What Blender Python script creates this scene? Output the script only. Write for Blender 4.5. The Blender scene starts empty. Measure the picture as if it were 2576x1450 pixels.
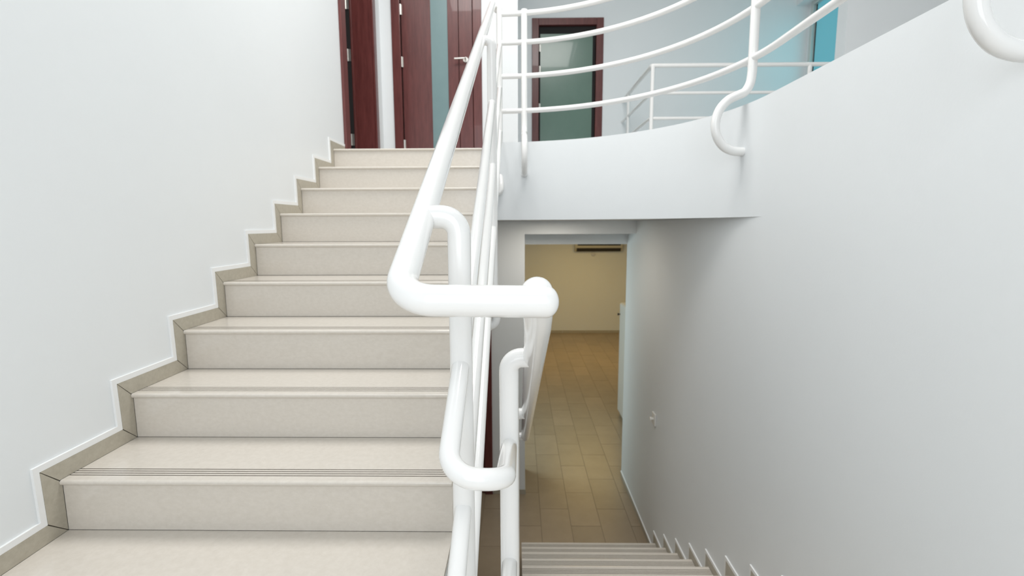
import bpy, bmesh, math, random
from mathutils import Vector, Matrix

random.seed(7)
scene = bpy.context.scene
COL = scene.collection
EYE = 3.08            # height of the camera above the lower floor (all z below are relative to the eye)
WIN_POWER = 44.0
ADDED_TOP_POWER = 100.0
ROOM_POWER = 40.0
HALL_POWER = 48.0

# ------------------------------------------------------------------ camera
FPX = 1230.0
pitch, yaw, roll = 0.1295, -0.0153, -0.0040
fw = Vector((math.sin(yaw) * math.cos(pitch), math.cos(yaw) * math.cos(pitch), -math.sin(pitch)))
rt = Vector((math.cos(yaw), -math.sin(yaw), 0))
up = rt.cross(fw)
r2 = rt * math.cos(roll) + up * math.sin(roll)
u2 = up * math.cos(roll) - rt * math.sin(roll)
cam = bpy.data.cameras.new('camera')
cam.sensor_width = 36.0
cam.sensor_fit = 'HORIZONTAL'
cam.lens = FPX / 2576.0 * 36.0
cam.clip_start = 0.02
cam.dof.use_dof = True
cam.dof.focus_distance = 1.15
cam.dof.aperture_fstop = 4.5
camo = bpy.data.objects.new('camera', cam)
COL.objects.link(camo)
m = Matrix((r2, u2, -fw)).transposed().to_4x4()
m.translation = (0, 0, EYE)
camo.matrix_world = m
scene.camera = camo

# ------------------------------------------------------------------ world, exposure, lights
scene.view_settings.view_transform = 'Standard'
scene.view_settings.look = 'None'
scene.view_settings.exposure = 0.13
scene.view_settings.gamma = 1.0
scene.view_settings.use_curve_mapping = False
w = bpy.data.worlds.new('daylight')
scene.world = w
w.use_nodes = True
w.node_tree.nodes['Background'].inputs[0].default_value = (0.80, 0.90, 1.0, 1)
w.node_tree.nodes['Background'].inputs[1].default_value = 0.6


def area(name, loc, direction, sx, sy, power, color):
    d = bpy.data.lights.new(name, 'AREA')
    d.shape = 'RECTANGLE'
    d.size, d.size_y = sx, sy
    d.energy = power
    d.color = color
    o = bpy.data.objects.new(name, d)
    COL.objects.link(o)
    o.location = (loc[0], loc[1], loc[2] + EYE)
    o.rotation_euler = Vector(direction).to_track_quat('-Z', 'Y').to_euler()
    return o


# daylight through the landing window behind the camera; unseen top light added above the stairwell
area('window_daylight', (0.0, -1.66, 1.05), (0, 1, -0.05), 2.2, 2.6, WIN_POWER, (0.97, 0.985, 1.0))
area('added_top_light', (0.0, 2.65, 3.60), (0, 0.12, -1), 2.2, 1.5, ADDED_TOP_POWER, (1.0, 0.975, 0.94))
# daylight through the tinted window on the upper floor
area('tinted_window_daylight', (3.60, 6.0, 2.0), (-1, 0.25, -0.1), 1.0, 1.3, 2.0, (0.15, 0.78, 0.85))
# warm ceiling lamps of the room downstairs, cool daylight from the left of the hall, no opening built
area('room_lamp', (1.6, 11.0, -0.16), (0, 0, -1), 1.6, 2.4, ROOM_POWER, (1.0, 0.69, 0.24))
area('hall_daylight', (-1.36, 6.7, -1.2), (1, 0, -0.55), 1.1, 1.7, HALL_POWER, (0.76, 0.96, 1.0))


area('hall_lamp', (0.35, 4.65, 0.02), (0, 0, -1), 0.5, 0.5, 6.5, (1.0, 0.92, 0.80))


# ------------------------------------------------------------------ materials
def mat(name, col, rough=0.5, metal=0.0, var=None, scale=40.0, bump=0.0, bscale=200.0, coat=0.0, spec=0.5,
        stretch=None, detail=6.0, emit=None, estr=0.0):
    M = bpy.data.materials.new(name)
    M.use_nodes = True
    nt = M.node_tree
    b = nt.nodes['Principled BSDF']
    b.inputs['Base Color'].default_value = (*col, 1)
    b.inputs['Roughness'].default_value = rough
    b.inputs['Metallic'].default_value = metal
    b.inputs['Coat Weight'].default_value = coat
    b.inputs['Specular IOR Level'].default_value = spec
    if emit:
        b.inputs['Emission Color'].default_value = (*emit, 1)
        b.inputs['Emission Strength'].default_value = estr
    geo = nt.nodes.new('ShaderNodeNewGeometry')
    mp = nt.nodes.new('ShaderNodeMapping')
    nt.links.new(geo.outputs['Position'], mp.inputs['Vector'])
    if stretch:
        mp.inputs['Scale'].default_value = stretch
    if var:
        n = nt.nodes.new('ShaderNodeTexNoise')
        n.inputs['Scale'].default_value = scale
        n.inputs['Detail'].default_value = detail
        n.inputs['Roughness'].default_value = 0.65
        nt.links.new(mp.outputs[0], n.inputs['Vector'])
        r = nt.nodes.new('ShaderNodeValToRGB')
        r.color_ramp.elements[0].position = 0.32
        r.color_ramp.elements[0].color = (*var, 1)
        r.color_ramp.elements[1].position = 0.68
        r.color_ramp.elements[1].color = (*col, 1)
        nt.links.new(n.outputs['Fac'], r.inputs[0])
        nt.links.new(r.outputs[0], b.inputs['Base Color'])
    if bump:
        n2 = nt.nodes.new('ShaderNodeTexNoise')
        n2.inputs['Scale'].default_value = bscale
        n2.inputs['Detail'].default_value = 3.0
        nt.links.new(geo.outputs['Position'], n2.inputs['Vector'])
        bp = nt.nodes.new('ShaderNodeBump')
        bp.inputs['Strength'].default_value = bump
        bp.inputs['Distance'].default_value = 0.002
        nt.links.new(n2.outputs['Fac'], bp.inputs['Height'])
        nt.links.new(bp.outputs[0], b.inputs['Normal'])
    return M


M_WALL = mat('white_wall_paint', (0.835, 0.865, 0.88), 0.42, var=(0.82, 0.85, 0.865), scale=1.5, bump=0.12, bscale=90)
M_SEAL = mat('white_sealant', (0.90, 0.91, 0.91), 0.5, bump=0.3, bscale=60)
M_PIPE = mat('white_gloss_enamel', (0.88, 0.88, 0.87), 0.16, coat=0.4, bump=0.05, bscale=35)
M_STONE = mat('beige_marble', (0.70, 0.655, 0.592), 0.15, var=(0.65, 0.604, 0.54), scale=55, stretch=(1.0, 1.0, 1.6))
M_SKIRT = mat('skirting_marble', (0.50, 0.465, 0.385), 0.35, var=(0.43, 0.395, 0.32), scale=60)
M_GROUT = mat('dark_joint', (0.10, 0.085, 0.065), 0.9)
M_GROOVE = mat('groove_grit', (0.22, 0.19, 0.15), 0.9)
M_TILE = [mat('floor_tile_%d' % i, c, 0.32, var=tuple(x * 0.86 for x in c), scale=3.2, detail=8.0)
          for i, c in enumerate([(0.375, 0.295, 0.205), (0.355, 0.28, 0.195), (0.395, 0.31, 0.217)])]
M_TGROUT = mat('floor_grout', (0.20, 0.165, 0.12), 0.9)
M_WOOD = mat('dark_red_wood', (0.155, 0.040, 0.036), 0.33, var=(0.095, 0.022, 0.020), scale=9, stretch=(5, 5, 0.5), coat=0.25)
M_STEEL = mat('brushed_steel', (0.72, 0.70, 0.66), 0.32, metal=0.9, bump=0.2, bscale=120)
M_GLASSG = mat('frosted_green_glass', (0.145, 0.235, 0.19), 0.22, var=(0.125, 0.21, 0.17), scale=2, coat=0.3)
M_GLASSB = mat('frosted_blue_glass', (0.20, 0.31, 0.32), 0.3, var=(0.18, 0.285, 0.295), scale=2)
M_TEAL = mat('teal_tinted_glass', (0.02, 0.16, 0.20), 0.12, emit=(0.10, 0.31, 0.37), estr=0.8)
M_ALU = mat('pale_aluminium', (0.62, 0.63, 0.60), 0.4, metal=0.3)
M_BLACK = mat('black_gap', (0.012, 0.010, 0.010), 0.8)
M_PLAST = mat('white_plastic', (0.82, 0.81, 0.77), 0.35)
M_ACW = mat('air_conditioner_shell', (0.60, 0.58, 0.50), 0.4)
M_DARK = mat('dark_plastic', (0.03, 0.028, 0.025), 0.5)
M_CUP = mat('white_laminate', (0.75, 0.75, 0.72), 0.4)
M_CEIL = mat('ceiling_paint', (0.82, 0.82, 0.81), 0.7)
M_CLEAR = bpy.data.materials.new('clear_glass')
M_CLEAR.use_nodes = True
_b = M_CLEAR.node_tree.nodes['Principled BSDF']
_b.inputs['Base Color'].default_value = (0.95, 0.98, 1, 1)
_b.inputs['Roughness'].default_value = 0.0
_b.inputs['Transmission Weight'].default_value = 1.0
_b.inputs['IOR'].default_value = 1.05


# ------------------------------------------------------------------ builders
class MB:
    """collects vertices and faces (z relative to the eye) and links them as one mesh object"""

    def __init__(s):
        s.v, s.f, s.mi = [], [], []

    def add(s, vs, fs, mi=0):
        o = len(s.v)
        s.v += [tuple(p) for p in vs]
        for q in fs:
            s.f.append(tuple(i + o for i in q))
            s.mi.append(mi)
        return s

    def box(s, x0, x1, y0, y1, z0, z1, mi=0):
        vs = [(x0, y0, z0), (x1, y0, z0), (x1, y1, z0), (x0, y1, z0), (x0, y0, z1), (x1, y0, z1), (x1, y1, z1), (x0, y1, z1)]
        return s.add(vs, [(0, 3, 2, 1), (4, 5, 6, 7), (0, 1, 5, 4), (1, 2, 6, 5), (2, 3, 7, 6), (3, 0, 4, 7)], mi)

    def prism_x(s, poly, x0, x1, mi=0, side_mi=None):
        """poly: list of (y, z), extruded along x"""
        n = len(poly)
        vs = [(x0, y, z) for y, z in poly] + [(x1, y, z) for y, z in poly]
        s.add(vs, [tuple(range(n)), tuple(range(2 * n - 1, n - 1, -1))], mi)
        o = len(s.v) - 2 * n
        for i in range(n):
            j = (i + 1) % n
            s.f.append((o + i, o + n + i, o + n + j, o + j))
            s.mi.append(side_mi[i] if side_mi else mi)
        return s

    def prism_z(s, poly, z0, z1, mi=0):
        n = len(poly)
        vs = [(x, y, z0) for x, y in poly] + [(x, y, z1) for x, y in poly]
        return s.add(vs, [tuple(range(n)), tuple(range(2 * n - 1, n - 1, -1))] +
                     [(i, n + i, n + (i + 1) % n, (i + 1) % n) for i in range(n)], mi)

    def tube(s, path, r, seg=20, caps=True, mi=0):
        path = [Vector(p) for p in path]
        T = []
        for i in range(len(path)):
            a = path[max(i - 1, 0)]
            b = path[min(i + 1, len(path) - 1)]
            T.append((b - a).normalized())
        ref = Vector((0, 0, 1)) if abs(T[0].z) < 0.9 else Vector((1, 0, 0))
        nrm = (ref - T[0] * ref.dot(T[0])).normalized()
        vs, fs = [], []
        for i, p in enumerate(path):
            nrm = (nrm - T[i] * nrm.dot(T[i])).normalized()
            bn = T[i].cross(nrm)
            for k in range(seg):
                a = 2 * math.pi * k / seg
                vs.append(p + (nrm * math.cos(a) + bn * math.sin(a)) * r)
        for i in range(len(path) - 1):
            for k in range(seg):
                k2 = (k + 1) % seg
                fs.append((i * seg + k, i * seg + k2, (i + 1) * seg + k2, (i + 1) * seg + k))
        if caps:
            fs.append(tuple(range(seg - 1, -1, -1)))
            fs.append(tuple((len(path) - 1) * seg + k for k in range(seg)))
        return s.add(vs, fs, mi)

    def build(s, name, mats, parent=None, smooth=False, bevel=0.0):
        xs, ys, zs = zip(*s.v)
        c = Vector(((min(xs) + max(xs)) / 2, (min(ys) + max(ys)) / 2, min(zs)))
        me = bpy.data.meshes.new(name)
        me.from_pydata([Vector(p) - c for p in s.v], [], s.f)
        if not isinstance(mats, (list, tuple)):
            mats = [mats]
        for q in mats:
            me.materials.append(q)
        for p, i in zip(me.polygons, s.mi):
            p.material_index = i
        bm = bmesh.new()
        bm.from_mesh(me)
        bmesh.ops.recalc_face_normals(bm, faces=bm.faces)
        bm.to_mesh(me)
        bm.free()
        if smooth:
            for p in me.polygons:
                p.use_smooth = True
            me.set_sharp_from_angle(angle=math.radians(35))
        o = bpy.data.objects.new(name, me)
        COL.objects.link(o)
        wl = Vector((c.x, c.y, c.z + EYE))
        o['_w'] = list(wl)
        if parent:
            o.parent = parent
            o.location = wl - Vector(parent['_w'])
        else:
            o.location = wl
        if bevel:
            b = o.modifiers.new('bevel', 'BEVEL')
            b.width = bevel
            b.segments = 2
            b.limit_method = 'ANGLE'
        return o


def tag(o, label=None, cat=None, group=None, kind=None):
    if label:
        o['label'] = label
    if cat:
        o['category'] = cat
    if group:
        o['group'] = group
    if kind:
        o['kind'] = kind
    return o


def empty(name, loc, parent=None):
    o = bpy.data.objects.new(name, None)
    COL.objects.link(o)
    o.empty_display_size = 0.1
    wl = Vector((loc[0], loc[1], loc[2] + EYE))
    o['_w'] = list(wl)
    o.location = wl - Vector(parent['_w']) if parent else wl
    if parent:
        o.parent = parent
    return o


def fillet(pts, rad, n=8):
    """polyline with rounded corners; rad: a number or one per inner corner"""
    pts = [Vector(p) for p in pts]
    out = [pts[0]]
    for i in range(1, len(pts) - 1):
        r = rad[i - 1] if isinstance(rad, (list, tuple)) else rad
        p, a, b = pts[i], pts[i - 1], pts[i + 1]
        da, db = (a - p), (b - p)
        la, lb = da.length, db.length
        da.normalize()
        db.normalize()
        ang = math.acos(max(-1, min(1, da.dot(db))))
        t = min(r / math.tan(ang / 2), la * 0.499, lb * 0.499)
        rr = t * math.tan(ang / 2)
        c = p + (da + db).normalized() * (rr / math.sin(ang / 2))
        s0, s1 = p + da * t - c, p + db * t - c
        tot = math.pi - ang
        ax = s0.cross(s1)
        if ax.length < 1e-9:
            out.append(p)
            continue
        ax.normalize()
        for k in range(n + 1):
            out.append(c + Matrix.Rotation(tot * k / n, 3, ax) @ s0)
    out.append(pts[-1])
    return out


def spline(pts, n=6):
    pts = [Vector(p) for p in pts]
    q = [pts[0] * 2 - pts[1]] + pts + [pts[-1] * 2 - pts[-2]]
    out = []
    for i in range(1, len(q) - 2):
        a, b, c, d = q[i - 1:i + 3]
        for k in range(n):
            t = k / n
            out.append(0.5 * ((2 * b) + (c - a) * t + (2 * a - 5 * b + 4 * c - d) * t * t + (3 * b - a - 3 * c + d) * t ** 3))
    out.append(pts[-1])
    return out


def struct(o, label=None, cat=None):
    return tag(o, label, cat, kind='structure')


# ------------------------------------------------------------------ key measures (metres, relative to the eye)
T, R = 0.300, 0.168
XL, XR = -1.414, 1.249              # inner faces of left and right stairwell wall
Y1, Z1 = 1.382, -0.771              # first nosing in view of the upper flight
ZU = Z1 + 8 * R                     # upper floor  (0.573)
ZF = -3.08                          # lower floor
ZLAND = -1.085                      # half landing under the camera
XSE, XLE = -0.205, 0.015            # inner edges of the upper and the lower flight
YB0, ZB0 = 4.177, -2.912            # lowest nosing of the lower flight
CX, CY, RB = -0.165, 2.545, 1.414   # centre and radius of the round balcony edge
ZCB, ZCT = 0.035, 0.641             # bottom and top of the balcony fascia
YD2, YD3, YH, YH2, YBK = 5.25, 6.70, 5.28, 5.70, 13.70
ZC = 3.50                           # ceiling upstairs
YBH = -1.75                         # wall behind the camera
XRR = 4.6

# ------------------------------------------------------------------ setting: walls
# left wall with the opening of door 1
D1A, D1B, D1T = 4.155, 4.945, ZU + 2.08
b = MB().box(XL - 0.19, XL, YBH, D1A - 0.02, ZF, ZC).box(XL - 0.19, XL, D1B + 0.02, YH2 + 1.2, ZF, ZC)
b.box(XL - 0.19, XL, D1A - 0.02, D1B + 0.02, D1T + 0.02, ZC).box(XL - 0.19, XL, D1A - 0.02, D1B + 0.02, ZF, ZU)
struct(b.build('wall_left', M_WALL), 'white painted wall rising beside the upper stair flight', 'wall')
# right wall up to the balcony
struct(MB().box(XR, XR + 0.2, YBH, YH2, ZF, ZCB).build('wall_right', M_WALL),
       'white painted wall beside the stairs going down', 'wall')
# wall behind the camera with a window
WX, WZ0, WZ1 = 1.12, -0.28, 2.40
b = MB().box(XL - 0.19, -WX, YBH - 0.2, YBH, ZF, ZC).box(WX, XRR, YBH - 0.2, YBH, ZF, ZC)
b.box(-WX, WX, YBH - 0.2, YBH, ZF, WZ0).box(-WX, WX, YBH - 0.2, YBH, WZ1, ZC)
struct(b.build('wall_behind', M_WALL), 'white painted wall behind the half landing', 'wall')
# curved balcony edge
arc = [(CX + RB * math.sin(a), CY + RB * math.cos(a)) for a in [math.pi / 2 * i / 48 for i in range(49)]]
arco = [(CX + (RB + 0.14) * math.sin(a), CY + (RB + 0.14) * math.cos(a)) for a in [math.pi / 2 * i / 48 for i in range(49)]]
ysub = [CY - 0.05, CY - 0.4, 1.2, 0.0, YBH]
inner = [(XSE, CY + RB)] + arc + [(XR, y) for y in ysub]
outer = [(XSE, CY + RB + 0.14)] + arco + [(XR + 0.14, y) for y in ysub]
b = MB()
n = len(inner)
vs = [(x, y, ZCB) for x, y in inner] + [(x, y, ZCT) for x, y in inner] + [(x, y, ZCB) for x, y in outer] + [(x, y, ZCT) for x, y in outer]
fs = []
for i in range(n - 1):
    fs += [(i, i + 1, n + i + 1, n + i), (2 * n + i, 2 * n + i + 1, 3 * n + i + 1, 3 * n + i),
           (n + i, n + i + 1, 3 * n + i + 1, 3 * n + i), (i, i + 1, 2 * n + i + 1, 2 * n + i)]
fs += [(0, n, 3 * n, 2 * n), (n - 1, 2 * n - 1, 4 * n - 1, 3 * n - 1)]
o = b.add(vs, fs).build('wall_balcony', M_WALL, smooth=True)
struct(o, 'white curved balcony edge sweeping into the right wall', 'balcony')
# upper floor slab behind the balcony edge
poly = [(XL, 3.80), (XSE, 3.80), (XSE, 3.97), (CX, 3.97)] + [(CX + (RB + 0.13) * math.sin(a), CY + (RB + 0.13) * math.cos(a)) for a in [math.pi / 2 * i / 24 for i in range(25)]]
poly += [(XR + 0.13, YBH), (XRR, YBH), (XRR, YD3), (XL, YD3)]
fu = struct(MB().prism_z(poly, ZCB + 0.002, ZU - 0.012).build('floor_upper', M_CEIL), 'upper floor slab behind the curved balcony edge', 'floor')
# upper floor: landing tiles in front of the doors
for i in range(3):
    for j in range(4):
        x0 = XL + 0.61 * i
        y0 = 3.82 + 0.36 * j
        x1 = min(x0 + 0.607, XSE if j == 0 else -0.03)
        if x1 > x0 + 0.05:
            MB().box(x0, x1, y0, y0 + 0.357, ZU - 0.012, ZU).build('landing_tile', M_STONE, fu)
# wall of door 2
D2A, D2B, D2T = -1.205, -0.468, ZU + 2.08
b = MB().box(XL, D2A - 0.02, YD2, YD2 + 0.15, ZU - 0.01, ZC).box(D2B + 0.02, -0.011, YD2, YD2 + 0.15, ZU - 0.01, ZC)
b.box(D2A - 0.02, D2B + 0.02, YD2, YD2 + 0.15, D2T + 0.02, ZC).box(-0.161, -0.011, YD2 + 0.15, YD3, ZU - 0.01, ZC)
struct(b.build('wall_landing', M_WALL), 'white wall around the wooden door at the top of the stairs', 'wall')
# far wall upstairs with door 3
D3A, D3B, D3T = 0.257, 1.000, 2.545
b = MB().box(-0.161, D3A - 0.02, YD3, YD3 + 0.15, ZU - 0.01, ZC).box(D3B + 0.02, XRR, YD3, YD3 + 0.15, ZU - 0.01, ZC)
b.box(D3A - 0.02, D3B + 0.02, YD3, YD3 + 0.15, D3T + 0.02, ZC)
struct(b.build('wall_far', M_WALL), 'pale wall around the green glass door upstairs', 'wall')
# side wall upstairs with the tinted window
XS = 3.70
WY0, WY1, WTZ0, WTZ1 = 5.45, 6.60, 1.05, 2.75
b = MB().box(XS, XS + 0.2, 5.3, WY0, ZU - 0.01, ZC).box(XS, XS + 0.2, WY1, YD3, ZU - 0.01, ZC)
b.box(XS, XS + 0.2, WY0, WY1, ZU - 0.01, WTZ0).box(XS, XS + 0.2, WY0, WY1, WTZ1, ZC)
struct(b.build('wall_side', M_WALL), 'side wall upstairs around the teal window', 'wall')
struct(MB().box(3.22, XRR, 5.15, 5.30, ZU - 0.01, ZC).build('wall_partition', M_WALL), 'grey shaded partition wall right of the teal window', 'wall')
struct(MB().box(XRR, XRR + 0.15, YBH - 0.2, YD3 + 0.15, ZCB, ZC).build('wall_outer', M_WALL), 'outer wall upstairs beyond the balcony', 'wall')
# ceiling upstairs with an opening added for the top light over the stairwell
SX0, SX1, SY0, SY1 = -1.15, 1.15, 1.45, 3.45
b = MB().box(XL - 0.19, SX0, YBH - 0.2, YD3 + 0.15, ZC, ZC + 0.15).box(SX1, XRR + 0.15, YBH - 0.2, YD3 + 0.15, ZC, ZC + 0.15)
b.box(SX0, SX1, YBH - 0.2, SY0, ZC, ZC + 0.15).box(SX0, SX1, SY1, YD3 + 0.15, ZC, ZC + 0.15)
struct(b.build('ceiling', M_CEIL), 'white ceiling upstairs with an added opening for light', 'ceiling')
# lower storey: wall under the balcony, headers, room shell
D4A, D4B, D4T = -1.235, -0.395, ZF + 2.08
b = MB().box(XL, D4A - 0.02, YH, YH + 0.15, ZF, ZCB).box(D4B + 0.02, 0.058, YH, YH + 0.15, ZF, ZCB)
b.box(D4A - 0.02, D4B + 0.02, YH, YH + 0.15, D4T + 0.02, ZCB).box(-0.10, 0.058, YH + 0.15, YH2 + 0.15, ZF, ZCB)
b.box(0.058, XR, YH, YH + 0.15, -0.105, ZCB)
struct(b.build('wall_hall', M_WALL), 'white pillar and header under the balcony', 'wall')
struct(MB().box(0.058, XRR, YH2, YH2 + 0.15, -0.232, ZCB).build('wall_header', M_WALL), 'pale blue-grey beam behind the hall header', 'beam')
b = MB().box(XL - 0.19, XRR, YBK, YBK + 0.15, ZF, ZCB)
struct(b.build('wall_back', M_WALL), 'far wall of the warm lit room downstairs', 'wall')
b = MB().box(XL - 0.19, XL, YH2 + 1.2, YBK, ZF, ZCB).box(XL, -0.10, YH2, YH2 + 0.15, ZF, ZCB)
struct(b.build('wall_room_left', M_WALL), 'left wall of the warm lit room downstairs', 'wall')
b = MB().box(XRR, XRR + 0.15, YH2, YBK, ZF, ZCB).box(XR + 0.2, XRR, YH2 - 0.15, YH2, ZF, ZCB)
struct(b.build('wall_room_right', M_WALL), 'right wall of the warm lit room downstairs', 'wall')
b = MB().box(XL, XRR, YH2 + 0.15, YBK, -0.06, ZCB)
struct(b.build('ceiling_lower', M_CEIL), 'ceiling of the room downstairs', 'ceiling')

# lower floor with its tiles
fl = struct(MB().box(XL - 0.19, XRR + 0.15, YBH - 0.2, YBK + 0.15, ZF - 0.15, ZF - 0.004).build('floor', M_TGROUT),
            'beige tiled floor downstairs laid in running bond', 'floor')
TW, TL = 0.308, 0.631
tile_me = {}
for c in range(-3, 14):
    x0 = 0.219 + TW * c
    x1 = x0 + TW
    a0, a1 = max(x0, XL), x1
    off = 4.982 if c % 2 == 0 else 4.677
    for k in range(-2, 15):
        y0 = off + TL * k
        y1 = min(y0 + TL, YBK)
        if y0 >= YBK - 0.02:
            continue
        if y0 < 3.9 or (x0 < -0.2 and y0 > 5.0) or (a0 > XR - 0.05 and y0 < 5.2):
            continue
        # keep only tiles the opening can show
        ym = y1
        if x0 > 0.26 * ym + 0.1:
            continue
        b1 = min(a1, XR) if y1 < YH2 else a1
        g = 0.0018
        MB().box(a0 + g, b1 - g, y0 + g, y1 - g, ZF - 0.005, ZF + random.uniform(-0.0006, 0.0006)).build('tile', random.choice(M_TILE), fl)
# rest of the tiled floor, out of the stair's view
b = MB()
for c in range(-6, 16):
    x0 = 0.219 + TW * c
    off = 4.982 if c % 2 == 0 else 4.677
    for k in range(-11, 15):
        y0 = off + TL * k
        y1 = min(y0 + TL, YBK)
        seen = -3 <= c <= 13 and not (y0 < 3.9 or (x0 < -0.2 and y0 > 5.0) or (x0 > XR - 0.05 and y0 < 5.2)) and not x0 > 0.26 * y1 + 0.1
        if seen or y0 < YBH or y0 > YBK - 0.02 or x0 < XL - 0.1 or x0 > XRR - 0.3 or (x0 > XR - 0.1 and y0 < YH2):
            continue
        b.box(max(x0, XL) + 0.002, x0 + TW - 0.002, y0 + 0.002, y1 - 0.002, ZF - 0.005, ZF)
tag(b.build('tile_field', M_TILE[0], fl), kind='stuff')

# ------------------------------------------------------------------ stair flights
TH, OV = 0.017, 0.011


def tread_profile(y0, y1, z, d):
    """(y, z) outline of a tread slab; d=+1 climbs towards +y, d=-1 towards -y; bullnose at y0, four anti-slip grooves"""
    pts, mi = [], []
    r = TH / 2
    for k in range(9):
        a = -math.pi / 2 - math.pi * k / 8
        pts.append((y0 + d * r + d * r * math.cos(a), z - r + r * math.sin(a)))
        mi.append(0)
    mi[-1] = 0
    for g in (0.034, 0.047, 0.060, 0.073):
        for dy, dz in ((0, 0), (0, -0.003), (0.0042, -0.003), (0.0042, 0)):
            pts.append((y0 + d * (g + dy), z + dz))
            mi.append(1 if (dy, dz) in ((0, 0), (0, -0.003), (0.0042, -0.003)) else 0)
    pts += [(y1, z), (y1, z - TH)]
    mi += [0, 0]
    return pts, mi


def flight(label, x0, x1, y_first, z_first, n, d, y_bottom_body, zlow):
    root = empty('stair_flight', ((x0 + x1) / 2, y_first, zlow))
    tag(root, label, 'staircase')
    body = []
    for k in range(n):
        yk, zk = y_first + d * T * k, z_first + R * k
        last = k == n - 1
        y_end = yk + d * (T + OV + (0.0 if not last else 0.05))
        pts, mi = tread_profile(yk, y_end, zk, d)
        o = MB().prism_x(pts, x0, x1, 0, mi).build('tread', [M_STONE, M_GROOVE], root)
        for p in o.data.polygons:
            p.use_smooth = False
        ya, yb_ = sorted((yk + d * OV, yk + d * (OV + 0.018)))
        zb = zk - R + 0.0015 if k else zlow
        MB().box(x0, x1, ya, yb_, zb, zk - TH - 0.0005).build('riser', M_STONE, root)
    # dark bedding joint seen between treads and risers, and the concrete body
    poly = []
    for k in range(n):
        yk, zk = y_first + d * T * k, z_first + R * k
        poly += [(yk + d * (OV + 0.018), zk - R - TH if k else zlow), (yk + d * (OV + 0.018), zk - TH)]
    yl, zl = y_first + d * T * n, z_first + R * (n - 1)
    poly += [(yl, zl - TH), (yl, zl - 0.32)]
    poly += [(y_first + d * 0.40, zlow)]
    MB().prism_x(poly, x0 + 0.002, x1 - 0.002).build('concrete_body', M_WALL, root)
    b = MB()
    for k in range(n):
        yk, zk = y_first + d * T * k, z_first + R * k
        ya, yb_ = sorted((yk + d * (OV + 0.001), yk + d * (OV + 0.017)))
        if k:
            b.box(x0 + 0.001, x1 - 0.001, ya, yb_, zk - R - 0.001, zk - R + 0.0014)
    b.build('joint_line', M_GROUT, root)
    return root


# upper flight: step from the half landing, then the treads in view, the last nosing is the upper floor
flight('beige stone stair flight climbing left to the wooden doors', XL + 0.009, XSE, Y1 - T, Z1 - R, 10, 1, Y1, ZLAND)
flight('beige stone stair flight going down right to the tiled hall', XLE, XR - 0.009, YB0, ZB0, 11, -1, YB0, ZF)
# half landing under the camera
hl = struct(MB().box(XL, XSE, YBH, Y1 - T + 0.03, ZLAND - 0.2, ZLAND - 0.015).box(XSE, XR, YBH, YB0 - 11 * T + 0.05, ZLAND - 0.2, ZLAND - 0.015)
            .build('floor_landing', M_WALL), 'half landing between the two stair flights', 'floor')
for i in range(5):
    for j in range(5):
        x0 = XL + 0.533 * i
        y0 = YBH + 0.52 * j
        y1 = min(y0 + 0.517, 0.87)
        if y1 > y0:
            MB().box(x0, min(x0 + 0.53, XR), y0, y1, ZLAND - 0.015, ZLAND).build('landing_tile', M_STONE, hl)

# ------------------------------------------------------------------ stepped stone skirting on both walls
HS = 0.055


def skirting(name, label, xw, sgn, y_first, z_first, n, d, zlow):
    """xw: wall face, sgn: direction away from the wall; one vertical and one level stone per step"""
    root = struct(empty(name, (xw, y_first, zlow)), label, 'baseboard')

    def piece(poly, nm='skirting_tile', m_=M_SKIRT, th=0.008, inset=0.0012):
        cy = sum(p[0] for p in poly) / len(poly)
        cz = sum(p[1] for p in poly) / len(poly)
        q = []
        for y, z in poly:
            v = Vector((cy - y, cz - z))
            v.normalize()
            q.append((y + v.x * inset * 1.5, z + v.y * inset * 1.5))
        xs = sorted((xw + sgn * 0.0004, xw + sgn * th))
        return MB().prism_x(q, *xs).build(nm, m_, root)
    outline = []
    for k in range(n):
        yk, zk = y_first + d * T * k, z_first + R * k
        N = (yk + d * 0.002, zk)
        Rb = (yk + d * OV, zk - R)
        O1 = (yk - d * 0.053, zk + HS)
        O0 = (yk - d * 0.049, zk - R + HS)
        yn = y_first + d * T * (k + 1)
        Rn = (yn + d * OV, zk)
        On = (yn - d * 0.049, zk + HS)
        if k == 0:
            Rb = (Rb[0], zlow)
            O0 = (yk - d * 0.049, zlow + HS)
        Nv = (yk + d * OV, zk - TH * 0.5)
        piece([N, Nv, Rb, O0, O1])
        if k == n - 1 and d > 0:
            Rn, On = (D1A - 0.11, zk), (D1A - 0.11, zk + HS)
        piece([N, Rn, On, O1])
        piece([N, Rb, O0, O1], 'joint_backing', M_GROUT, 0.005, 0.0)
        piece([N, Rn, On, O1], 'joint_backing', M_GROUT, 0.005, 0.0)
        outline += [O0, O1] if k == 0 else [O0, O1]
        if k == n - 1:
            outline.append(On)
    # white sealant bead painted along the upper edge of the stones
    wd = 0.019
    b = MB()
    up_ = []
    for i, (y, z) in enumerate(outline):
        up_.append((y - d * wd if i < len(outline) - 1 else y, z + wd))
    xs = sorted((xw, xw + sgn * 0.0075))
    for i in range(len(outline) - 1):
        poly = [outline[i], outline[i + 1], up_[i + 1], up_[i]]
        b.prism_x(poly, *xs)
    b.build('sealant_bead', M_SEAL, root)
    return root


skirting('baseboard_left', 'stepped beige stone skirting on the left stair wall', XL, 1, Y1 - T, Z1 - R, 10, 1, ZLAND)
skirting('baseboard_right', 'stepped beige stone skirting on the right stair wall', XR, -1, YB0, ZB0, 11, -1, ZF)
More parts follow.
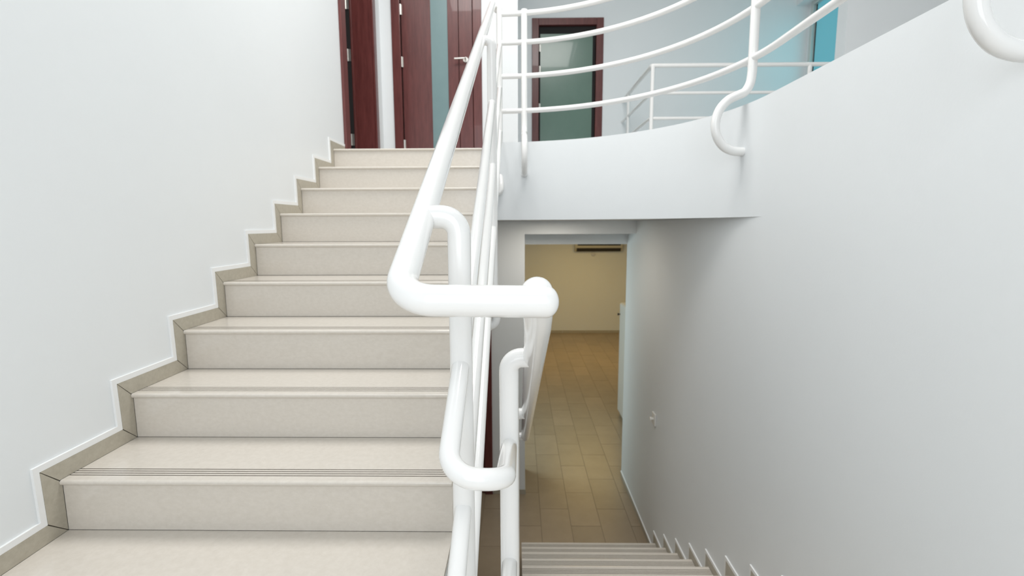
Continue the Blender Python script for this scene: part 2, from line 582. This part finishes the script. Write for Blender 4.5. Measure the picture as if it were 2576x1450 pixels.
# straight skirting downstairs
hb = struct(empty('baseboard_hall', (XR, 5, ZF)), 'low stone skirting around the hall floor', 'baseboard')
for i in range(3):
    y0 = YB0 + 0.06 + i * 0.487
    MB().box(XR - 0.009, XR, y0, y0 + 0.484, ZF, ZF + HS).build('skirting_tile', M_SKIRT, hb)
MB().box(XR - 0.0095, XR, YB0 + 0.06, YH2, ZF + HS, ZF + HS + 0.012).build('sealant_bead', M_SEAL, hb)
MB().box(XR - 0.001, XR + 0.2, YH2, YH2 + 0.009, ZF, ZF + HS).build('skirting_tile', M_SKIRT, hb)
MB().box(D4B + 0.09, 0.058, YH - 0.009, YH, ZF, ZF + HS).build('skirting_tile', M_SKIRT, hb)
MB().box(0.058, 0.067, YH - 0.009, YH2 + 0.15, ZF, ZF + HS).build('skirting_tile', M_SKIRT, hb)
bb = struct(empty('baseboard_back', (1.5, YBK, ZF)), 'dark skirting along the far room wall', 'baseboard')
for i in range(9):
    MB().box(XL + i * 0.66, XL + i * 0.66 + 0.655, YBK - 0.01, YBK, ZF, ZF + 0.075).build('skirting_tile', M_SKIRT, bb)

# ------------------------------------------------------------------ doors
# door 1: open doorway in the left wall; near and far casings, deep lining, leaf swung into the dark room
d1 = struct(empty('door_1', (XL, (D1A + D1B) / 2, ZU)), 'dark red wooden door standing open at the top left of the stairs', 'door')
fr = MB().box(XL, XL + 0.022, D1A - 0.105, D1A, ZU, D1T + 0.09).box(XL, XL + 0.022, D1B, D1B + 0.085, ZU, D1T + 0.09)
fr.box(XL, XL + 0.022, D1A, D1B, D1T, D1T + 0.09).build('casing', M_WOOD, d1, bevel=0.004)
MB().box(XL - 0.19, XL, D1B, D1B + 0.02, ZU, D1T).box(XL - 0.19, XL, D1A - 0.02, D1A, ZU, D1T).box(XL - 0.19, XL, D1A, D1B, D1T, D1T + 0.02).build('lining', M_WOOD, d1)
MB().box(XL - 0.200, XL - 0.186, D1B - 0.016, D1B, ZU, D1T).build('door_stop', M_WOOD, d1, bevel=0.002)
lf = MB().box(XL - 1.02, XL - 0.205, D1B - 0.010, D1B + 0.03, ZU + 0.008, D1T - 0.004).build('leaf', M_WOOD, d1)
MB().box(XL - 0.33, XL - 0.2005, D1B - 0.014, D1B - 0.0102, ZU + 0.008, D1T - 0.004).build('shade_strip', M_BLACK, lf)  # black strip painting in the deep shade between casing and lining
for z in (0.83, 1.62, 2.09):
    h = MB().box(XL - 0.262, XL - 0.203, D1B - 0.022, D1B - 0.0145, z - 0.055, z + 0.055)
    h.tube([(XL - 0.232, D1B - 0.024, z - 0.055), (XL - 0.232, D1B - 0.024, z + 0.055)], 0.007, 10)
    h.build('hinge', M_STEEL, lf)
# dark room behind door 1
b = MB().box(XL - 1.9, XL - 0.19, D1B + 0.14, D1B + 0.24, ZU, ZC).box(XL - 2.0, XL - 1.9, 3.3, D1B + 0.24, ZU, ZC)
b.box(XL - 1.9, XL - 0.19, 3.3, 3.4, ZU, ZC).box(XL - 2.0, XL - 0.19, 3.3, D1B + 0.24, ZC, ZC + 0.1).box(XL - 2.0, XL - 0.19, 3.3, D1B + 0.24, ZU - 0.1, ZU)
struct(b.build('wall_bedroom', M_WALL), 'unlit room behind the open door upstairs', 'wall')


def hinge(parent, x, y, z, h=0.10):
    q = MB().tube([(x, y, z - h / 2), (x, y, z + h / 2)], 0.009, 12)
    q.box(x - 0.014, x + 0.014, y + 0.004, y + 0.009, z - h / 2, z + h / 2)
    return q.build('hinge', M_STEEL, parent)


# door 2: face-on, narrow frosted strip, lever handle
d2 = struct(empty('door_2', ((D2A + D2B) / 2, YD2, ZU)), 'dark red wooden door with a narrow frosted glass strip', 'door')
MB().box(D2A - 0.088, D2A, YD2 - 0.02, YD2, ZU, D2T + 0.09).build('casing', M_WOOD, d2, bevel=0.004)
MB().box(D2B, D2B + 0.088, YD2 - 0.02, YD2, ZU, D2T + 0.09).build('casing', M_WOOD, d2, bevel=0.004)
MB().box(D2A, D2B, YD2 - 0.02, YD2, D2T, D2T + 0.09).build('casing', M_WOOD, d2, bevel=0.004)
MB().box(D2A - 0.02, D2A, YD2, YD2 + 0.15, ZU, D2T).box(D2B, D2B + 0.02, YD2, YD2 + 0.15, ZU, D2T).box(D2A, D2B, YD2, YD2 + 0.15, D2T, D2T + 0.02).build('lining', M_WOOD, d2)
lf = MB().box(D2A, D2B, YD2 + 0.028, YD2 + 0.05, ZU + 0.001, D2T - 0.004).build('leaf', M_BLACK, d2)
for xa, xb in ((D2A + 0.010, -0.898), (-0.726, -0.6175), (-0.6125, D2B - 0.007)):
    MB().box(xa, xb, YD2 + 0.008, YD2 + 0.028, ZU + 0.006, D2T - 0.004).build('leaf_board', M_WOOD, lf, bevel=0.002)
MB().box(-0.898, -0.726, YD2 + 0.016, YD2 + 0.0275, ZU + 0.03, D2T - 0.03).build('glass_strip', M_GLASSB, lf)
for z in (0.83, 1.655, 2.16):
    hinge(lf, D2A + 0.006, YD2 - 0.004, z)
q = MB().tube(fillet([(-0.545, YD2 + 0.01, 1.672), (-0.545, YD2 - 0.05, 1.672), (-0.655, YD2 - 0.05, 1.668)], 0.012), 0.0095, 12)
q.tube([(-0.545, YD2 + 0.008, 1.672), (-0.545, YD2 - 0.002, 1.672)], 0.026, 20)
q.build('lever_handle', M_STEEL, lf, smooth=True)
# door 3: green frosted glass leaf
d3 = struct(empty('door_3', ((D3A + D3B) / 2, YD3, ZU)), 'green frosted glass door in a dark red wooden frame', 'door')
MB().box(D3A - 0.088, D3A, YD3 - 0.02, YD3, ZU, D3T + 0.085).build('casing', M_WOOD, d3, bevel=0.004)
MB().box(D3B, D3B + 0.092, YD3 - 0.02, YD3, ZU, D3T + 0.085).build('casing', M_WOOD, d3, bevel=0.004)
MB().box(D3A, D3B, YD3 - 0.02, YD3, D3T, D3T + 0.085).build('casing', M_WOOD, d3, bevel=0.004)
MB().box(D3A - 0.02, D3A, YD3, YD3 + 0.15, ZU, D3T).box(D3B, D3B + 0.02, YD3, YD3 + 0.15, ZU, D3T).box(D3A, D3B, YD3, YD3 + 0.15, D3T, D3T + 0.02).build('lining', M_WOOD, d3)
lf = MB().box(D3A + 0.004, D3A + 0.022, YD3 + 0.03, YD3 + 0.06, ZU + 0.006, D3T - 0.09).box(D3B - 0.04, D3B - 0.004, YD3 + 0.03, YD3 + 0.06, ZU + 0.006, D3T - 0.09)
lf = lf.box(D3A + 0.004, D3B - 0.004, YD3 + 0.03, YD3 + 0.06, D3T - 0.09, D3T - 0.004).box(D3A, D3B, YD3 + 0.10, YD3 + 0.12, ZU, D3T).build('leaf_frame', M_BLACK, d3)
MB().box(D3A + 0.022, D3B - 0.04, YD3 + 0.035, YD3 + 0.055, ZU + 0.006, D3T - 0.09).build('glass_leaf', M_GLASSG, lf)
for z in (0.98, 1.53, 2.00, 2.27):
    hinge(lf, D3A + 0.008, YD3 - 0.006, z, 0.09)
# door 4: dark red door downstairs, only its edge shows between the pipes
d4 = struct(empty('door_4', ((D4A + D4B) / 2, YH, ZF)), 'dark red wooden door downstairs glimpsed between the railing pipes', 'door')
MB().box(D4A - 0.085, D4A, YH - 0.02, YH, ZF, D4T + 0.085).build('casing', M_WOOD, d4, bevel=0.004)
MB().box(D4B, D4B + 0.085, YH - 0.02, YH, ZF, D4T + 0.085).build('casing', M_WOOD, d4, bevel=0.004)
MB().box(D4A, D4B, YH - 0.02, YH, D4T, D4T + 0.085).build('casing', M_WOOD, d4, bevel=0.004)
lf = MB().box(D4A, D4B, YH + 0.012, YH + 0.05, ZF + 0.006, D4T).build('leaf', M_WOOD, d4)
q = MB().tube(fillet([(D4A + 0.07, YH + 0.015, ZF + 1.04), (D4A + 0.07, YH - 0.05, ZF + 1.04), (D4A + 0.18, YH - 0.05, ZF + 1.04)], 0.012), 0.0095, 12)
q.build('lever_handle', M_STEEL, lf, smooth=True)

# ------------------------------------------------------------------ windows
w1 = struct(empty('window_1', (XS, (WY0 + WY1) / 2, WTZ0)), 'teal tinted window in a pale aluminium frame upstairs', 'window')
fw_ = MB().box(XS - 0.03, XS + 0.06, WY1 - 0.05, WY1, WTZ0, WTZ1).box(XS - 0.03, XS + 0.06, WY0, WY0 + 0.05, WTZ0, WTZ1)
fw_.box(XS - 0.03, XS + 0.06, WY0 + 0.05, WY1 - 0.05, WTZ1 - 0.05, WTZ1).box(XS - 0.03, XS + 0.06, WY0 + 0.05, WY1 - 0.05, WTZ0, WTZ0 + 0.05)
fw_.build('window_frame', M_ALU, w1, bevel=0.004)
MB().box(XS + 0.012, XS + 0.03, WY1 - 0.068, WY1 - 0.05, WTZ0 + 0.05, WTZ1 - 0.05).build('gasket', M_DARK, w1)
MB().box(XS + 0.016, XS + 0.026, WY0 + 0.05, WY1 - 0.068, WTZ0 + 0.05, WTZ1 - 0.05).build('pane', M_TEAL, w1)
MB().box(XS - 0.16, XS, WY0 - 0.05, YD3, WTZ1, WTZ1 + 0.12).build('window_head', M_WALL, w1)
w2 = struct(empty('window_2', (0, YBH, WZ0)), 'landing window behind the camera', 'window')
q = MB().box(-WX, -WX + 0.05, YBH - 0.12, YBH - 0.06, WZ0, WZ1).box(WX - 0.05, WX, YBH - 0.12, YBH - 0.06, WZ0, WZ1)
q.box(-WX + 0.05, WX - 0.05, YBH - 0.12, YBH - 0.06, WZ0, WZ0 + 0.05).box(-WX + 0.05, WX - 0.05, YBH - 0.12, YBH - 0.06, WZ1 - 0.05, WZ1)
q.box(-0.025, 0.025, YBH - 0.12, YBH - 0.06, WZ0 + 0.05, WZ1 - 0.05).build('window_frame', M_ALU, w2)
for xa, xb in ((-WX + 0.05, -0.025), (0.025, WX - 0.05)):
    MB().box(xa, xb, YBH - 0.095, YBH - 0.085, WZ0 + 0.05, WZ1 - 0.05).build('pane', M_CLEAR, w2)

# ------------------------------------------------------------------ the white tube railing (one welded thing)
RH, RP, RM, RBAL = 0.0258, 0.0240, 0.0185, 0.019
HX, LX = -0.197, 0.034              # handrails over the upper and the lower flight
QX = -0.025                         # post plane of the lower flight


def PXF(y):                         # the upper posts stand in a plane that drifts slightly
    return -0.1135 - 0.0105 * y


SL = R / T
YT = 0.767


def hu(y):
    return -0.114 + (y - 0.778) * SL


def hl_(y):
    return -0.124 - (y - 0.780) * SL


rail = tag(empty('stair_railing', (-0.05, 2.0, -1.6)), 'white enamelled tube railing following the stairs and the curved balcony', 'railing')
RR = RB + 0.03                       # centre line of the balcony rails


def bal(a, r=RR):
    return (CX + r * math.sin(a), CY + r * math.cos(a))


# handrail: down the upper flight, across, down the lower flight
zt = hu(YT) + 0.001
def capped(mb, path, r, seg=28, start=False, end=False):
    mb.tube(path, r, seg, caps=True)
    for on, a, e in ((start, path[1], path[0]), (end, path[-2], path[-1])):
        if not on:
            continue
        e = Vector(e)
        dr = (e - Vector(a)).normalized()
        ref = Vector((0, 0, 1)) if abs(dr.z) < 0.9 else Vector((1, 0, 0))
        n1 = (ref - dr * ref.dot(dr)).normalized()
        n2 = dr.cross(n1)
        vs, fs = [], []
        K = 7
        for i in range(K):
            t = math.pi / 2 * i / K
            for k in range(seg):
                an = 2 * math.pi * k / seg
                vs.append(e + dr * (r * math.sin(t) * 0.8) + (n1 * math.cos(an) + n2 * math.sin(an)) * r * math.cos(t))
        vs.append(e + dr * r * 0.8)
        for i in range(K - 1):
            for k in range(seg):
                fs.append((i * seg + k, i * seg + (k + 1) % seg, (i + 1) * seg + (k + 1) % seg, (i + 1) * seg + k))
        for k in range(seg):
            fs.append(((K - 1) * seg + k, (K - 1) * seg + (k + 1) % seg, len(vs) - 1))
        mb.add(vs, fs)
    return mb


path = fillet([(HX, 3.90, hu(3.90)), (HX, YT, zt), (LX + 0.008, YT, zt - 0.003)], 0.062, 12)
capped(MB(), path, RH, 28, end=True).build('handrail', M_PIPE, rail, smooth=True)
path = [(LX - 0.006, YT + 0.012, hl_(YT) + 0.009), (LX - 0.002, YT + 0.06, hl_(YT + 0.06) + 0.003), (LX, YT + 0.13, hl_(YT + 0.13)), (LX, 1.3, hl_(1.3)), (LX, 2.93, hl_(2.93))]
capped(MB(), path, RH, 28, start=True).build('lower_handrail', M_PIPE, rail, smooth=True)
# top of the handrail bends round into the balcony rail
path = spline([(HX, 3.88, hu(3.88)), (HX, 3.97, 1.655), (HX + 0.02, 4.005, 1.640), (HX + 0.05, 3.995, 1.612), (CX, RR + CY, 1.600)], 5)
path = [Vector(p) for p in path] + [Vector((*bal(a), 1.600)) for a in [math.pi / 2 * i / 40 for i in range(1, 41)]] + [Vector((CX + RR, YBH, 1.600))]
MB().tube(path, RBAL + 0.001, 20).build('balcony_top_rail', M_PIPE, rail, smooth=True)
for z in (1.390, 1.142, 0.882):
    path = [Vector((CX + 0.012, RR + CY, z))] + [Vector((*bal(a), z)) for a in [math.pi / 2 * i / 40 for i in range(0, 41)]] + [Vector((CX + RR, YBH, z))]
    MB().tube(path, RBAL, 18).build('balcony_rail', M_PIPE, rail, smooth=True)


# balcony posts: straight tube that swings out round the edge and back into the fascia
def balcony_post(ang=None, y=None, nrm=None, dz=0.0):
    if ang is not None:
        nx, ny = nrm or (math.sin(ang), math.cos(ang))
        ex, ey = bal(ang, RB)
    else:
        nx, ny, ex, ey = 1, 0, XR, y

    def P(dn, z):
        return (ex + nx * dn, ey + ny * dn, z + dz)
    base = [P(0.03, 1.625), P(0.03, 1.2), P(0.03, 0.86), P(0.029, 0.80), P(0.020, 0.748), P(-0.008, 0.706), P(-0.055, 0.684), P(-0.105, 0.658),
            P(-0.150, 0.608), P(-0.170, 0.540), P(-0.158, 0.472), P(-0.118, 0.420), P(-0.065, 0.396), P(0.006, 0.391)]
    MB().tube(spline(base, 6), RP, 22).build('balcony_post', M_PIPE, rail, smooth=True)


balcony_post(ang=math.asin((0.041 - CX) / RB), nrm=(0.0, 1.0))
balcony_post(ang=math.asin((1.229 - CX) / RB))
balcony_post(y=1.25, dz=0.012)
balcony_post(y=-0.45)


# posts of the upper flight: rise beside the flight, arch over into the handrail, foot turns into the side of the stairs
def post_up(y, foot, top=None):
    zh = hu(y) if top is None else top
    PX = PXF(y)
    p = fillet([(HX, y, zh), (PX, y, zh), (PX, y, foot)], 0.066, 12)
    p = p[:-1]
    p += spline([(PX, y, foot + 0.16), (PX + 0.004, y, foot + 0.12), (PX + 0.014, y, foot + 0.07), (PX + 0.006, y, foot + 0.02), (PX - 0.03, y, foot - 0.004), (XSE + 0.0006, y, foot - 0.006)], 5)
    MB().tube(p, RP, 24).build('post', M_PIPE, rail, smooth=True)


post_up(1.010, hu(1.010) - 1.50)
post_up(2.660, hu(2.660) - 1.50)
p4 = fillet([(HX + 0.005, 3.985, 1.655), (CX + 0.014, 3.985, 1.655), (CX + 0.014, 3.985, 0.42)], 0.045, 8)
p4 += spline([(CX + 0.014, 3.985, 0.40), (CX + 0.022, 3.93, 0.30), (CX + 0.012, 3.92, 0.255), (CX - 0.02, 3.925, 0.24), (CX - 0.036, 3.925, 0.24)], 5)
MB().tube(p4, RP - 0.002, 22).build('post', M_PIPE, rail, smooth=True)


# posts of the lower flight
def post_down(y, foot):
    zh = hl_(y)
    p = fillet([(LX, y, zh), (QX, y, zh), (QX, y, foot)], 0.05, 10)
    p = p[:-1] + spline([(QX, y, foot + 0.12), (QX - 0.008, y, foot + 0.06), (QX + 0.004, y, foot + 0.015), (XLE - 0.0006, y, foot)], 5)
    MB().tube(p, RP - 0.0012, 24).build('post', M_PIPE, rail, smooth=True)


post_down(1.110, hl_(1.11) - 1.42)
post_down(1.960, hl_(1.96) - 1.42)
post_down(2.880, hl_(2.88) - 1.42)

# middle rails of the upper flight, each rounding the end in a U to the post of the lower flight
YU = 0.775
PX = PXF(1.01)
for i, dz in enumerate((0.305, 0.625, 0.955)):
    MB().tube([(PXF(1.01), 1.010, hu(1.010) - dz), (PXF(2.66), 2.660, hu(2.660) - dz)], RM, 18).build('middle_rail', M_PIPE, rail, smooth=True)
    MB().tube([(PXF(2.66), 2.660, hu(2.660) - dz), (CX + 0.014, 3.985, hu(3.985) - dz)], RM, 18).build('middle_rail', M_PIPE, rail, smooth=True)
    zl = hu(YU) - dz
    zq = hl_(1.11) - (0.213, 0.515, 0.82)[i]
    path = fillet([(PX, 1.010, hu(1.010) - dz), (PX, YU, zl), (QX, YU, zl - 0.01), (QX, 1.11, zq)], [0.055, 0.055], 12)
    MB().tube(path, RM, 22).build('return_bend', M_PIPE, rail, smooth=True)
    for ya, yb_ in ((1.11, 1.96), (1.96, 2.88)):
        MB().tube([(QX, ya, hl_(ya) - 0.255 - 0.31 * i), (QX, yb_, hl_(yb_) - 0.255 - 0.31 * i)], RM, 18).build('middle_rail', M_PIPE, rail, smooth=True)

# ------------------------------------------------------------------ guard railing at the back of the upper floor
YG, XG = 5.27, 1.36
gr = tag(empty('guard_railing', (2.3, YG, ZU)), 'white square cornered guard railing in front of the teal window', 'railing')
for z in (1.604, 1.333, 1.083):
    MB().tube(fillet([(XG, YD3 - 0.001, z), (XG, YG, z), (3.219, YG, z)], 0.02, 6), 0.021 if z > 1.5 else 0.016, 16).build('guard_rail', M_PIPE, gr, smooth=True)
for x, y in ((XG + 0.01, YG), (2.96, YG), (XG, 6.34)):
    MB().tube([(x, y, ZU - 0.002), (x, y, 1.60)], 0.021, 16).build('guard_post', M_PIPE, gr, smooth=True)

# ------------------------------------------------------------------ small things
ac = tag(empty('air_conditioner', (2.17, YBK, -0.79)), 'dark slotted air conditioner high on the tan back wall', 'air conditioner')
poly = [(YBK - 0.001, -0.76), (YBK - 0.001, -0.47), (YBK - 0.17, -0.47), (YBK - 0.21, -0.50), (YBK - 0.21, -0.64), (YBK - 0.12, -0.76)]
MB().prism_x(poly, 1.53, 2.84).build('shell', M_ACW, ac, bevel=0.012)
MB().box(1.60, 2.78, YBK - 0.222, YBK - 0.205, -0.585, -0.535).build('air_intake', M_DARK, ac)
MB().add([(1.58, YBK - 0.2, -0.66), (2.79, YBK - 0.2, -0.66), (2.79, YBK - 0.14, -0.745), (1.58, YBK - 0.14, -0.745),
          (1.58, YBK - 0.21, -0.665), (2.79, YBK - 0.21, -0.665), (2.79, YBK - 0.15, -0.75), (1.58, YBK - 0.15, -0.75)],
         [(0, 1, 2, 3), (4, 5, 6, 7), (0, 1, 5, 4), (1, 2, 6, 5), (2, 3, 7, 6), (3, 0, 4, 7)]).build('louvre', M_DARK, ac)
q = MB().tube([(2.06, YBK - 0.001, -0.83), (2.06, YBK - 0.05, -0.83)], 0.055, 20)
tag(q.build('wall_sensor', M_STEEL, smooth=True), 'small round grey sensor below the air conditioner', 'sensor')

sw = tag(empty('wall_switch', (XR, 4.37, -1.84)), 'small white wall plate with a round knob beside the lower stairs', 'switch')
MB().box(XR - 0.014, XR + 0.0, 4.300, 4.400, -1.845, -1.735).build('plate', M_PLAST, sw, bevel=0.004)
q = MB().tube([(XR - 0.013, 4.35, -1.79), (XR - 0.03, 4.35, -1.79)], 0.012, 16).tube([(XR - 0.03, 4.35, -1.79), (XR - 0.046, 4.35, -1.79)], 0.018, 16)
q.build('knob', M_PLAST, sw, smooth=True)

cu = tag(empty('cupboard', (1.9, 7.5, ZF)), 'white cupboard edge with a dark knob just behind the right wall', 'cupboard')
MB().box(1.615, 2.20, 7.14, 7.70, ZF + 0.07, ZF + 1.84).build('carcass', M_CUP, cu, bevel=0.004)
MB().box(1.635, 2.18, 7.16, 7.68, ZF, ZF + 0.07).build('plinth', M_SKIRT, cu)
d = MB().box(1.597, 1.615, 7.15, 7.69, ZF + 0.08, ZF + 1.83).build('cupboard_door', M_CUP, cu, bevel=0.003)
MB().tube([(1.597, 7.66, ZF + 1.66), (1.575, 7.66, ZF + 1.66)], 0.008, 12).tube([(1.575, 7.66, ZF + 1.66), (1.558, 7.66, ZF + 1.66)], 0.020, 16).build('knob', M_DARK, d, smooth=True)

for o in scene.objects:
    if '_w' in o:
        del o['_w']
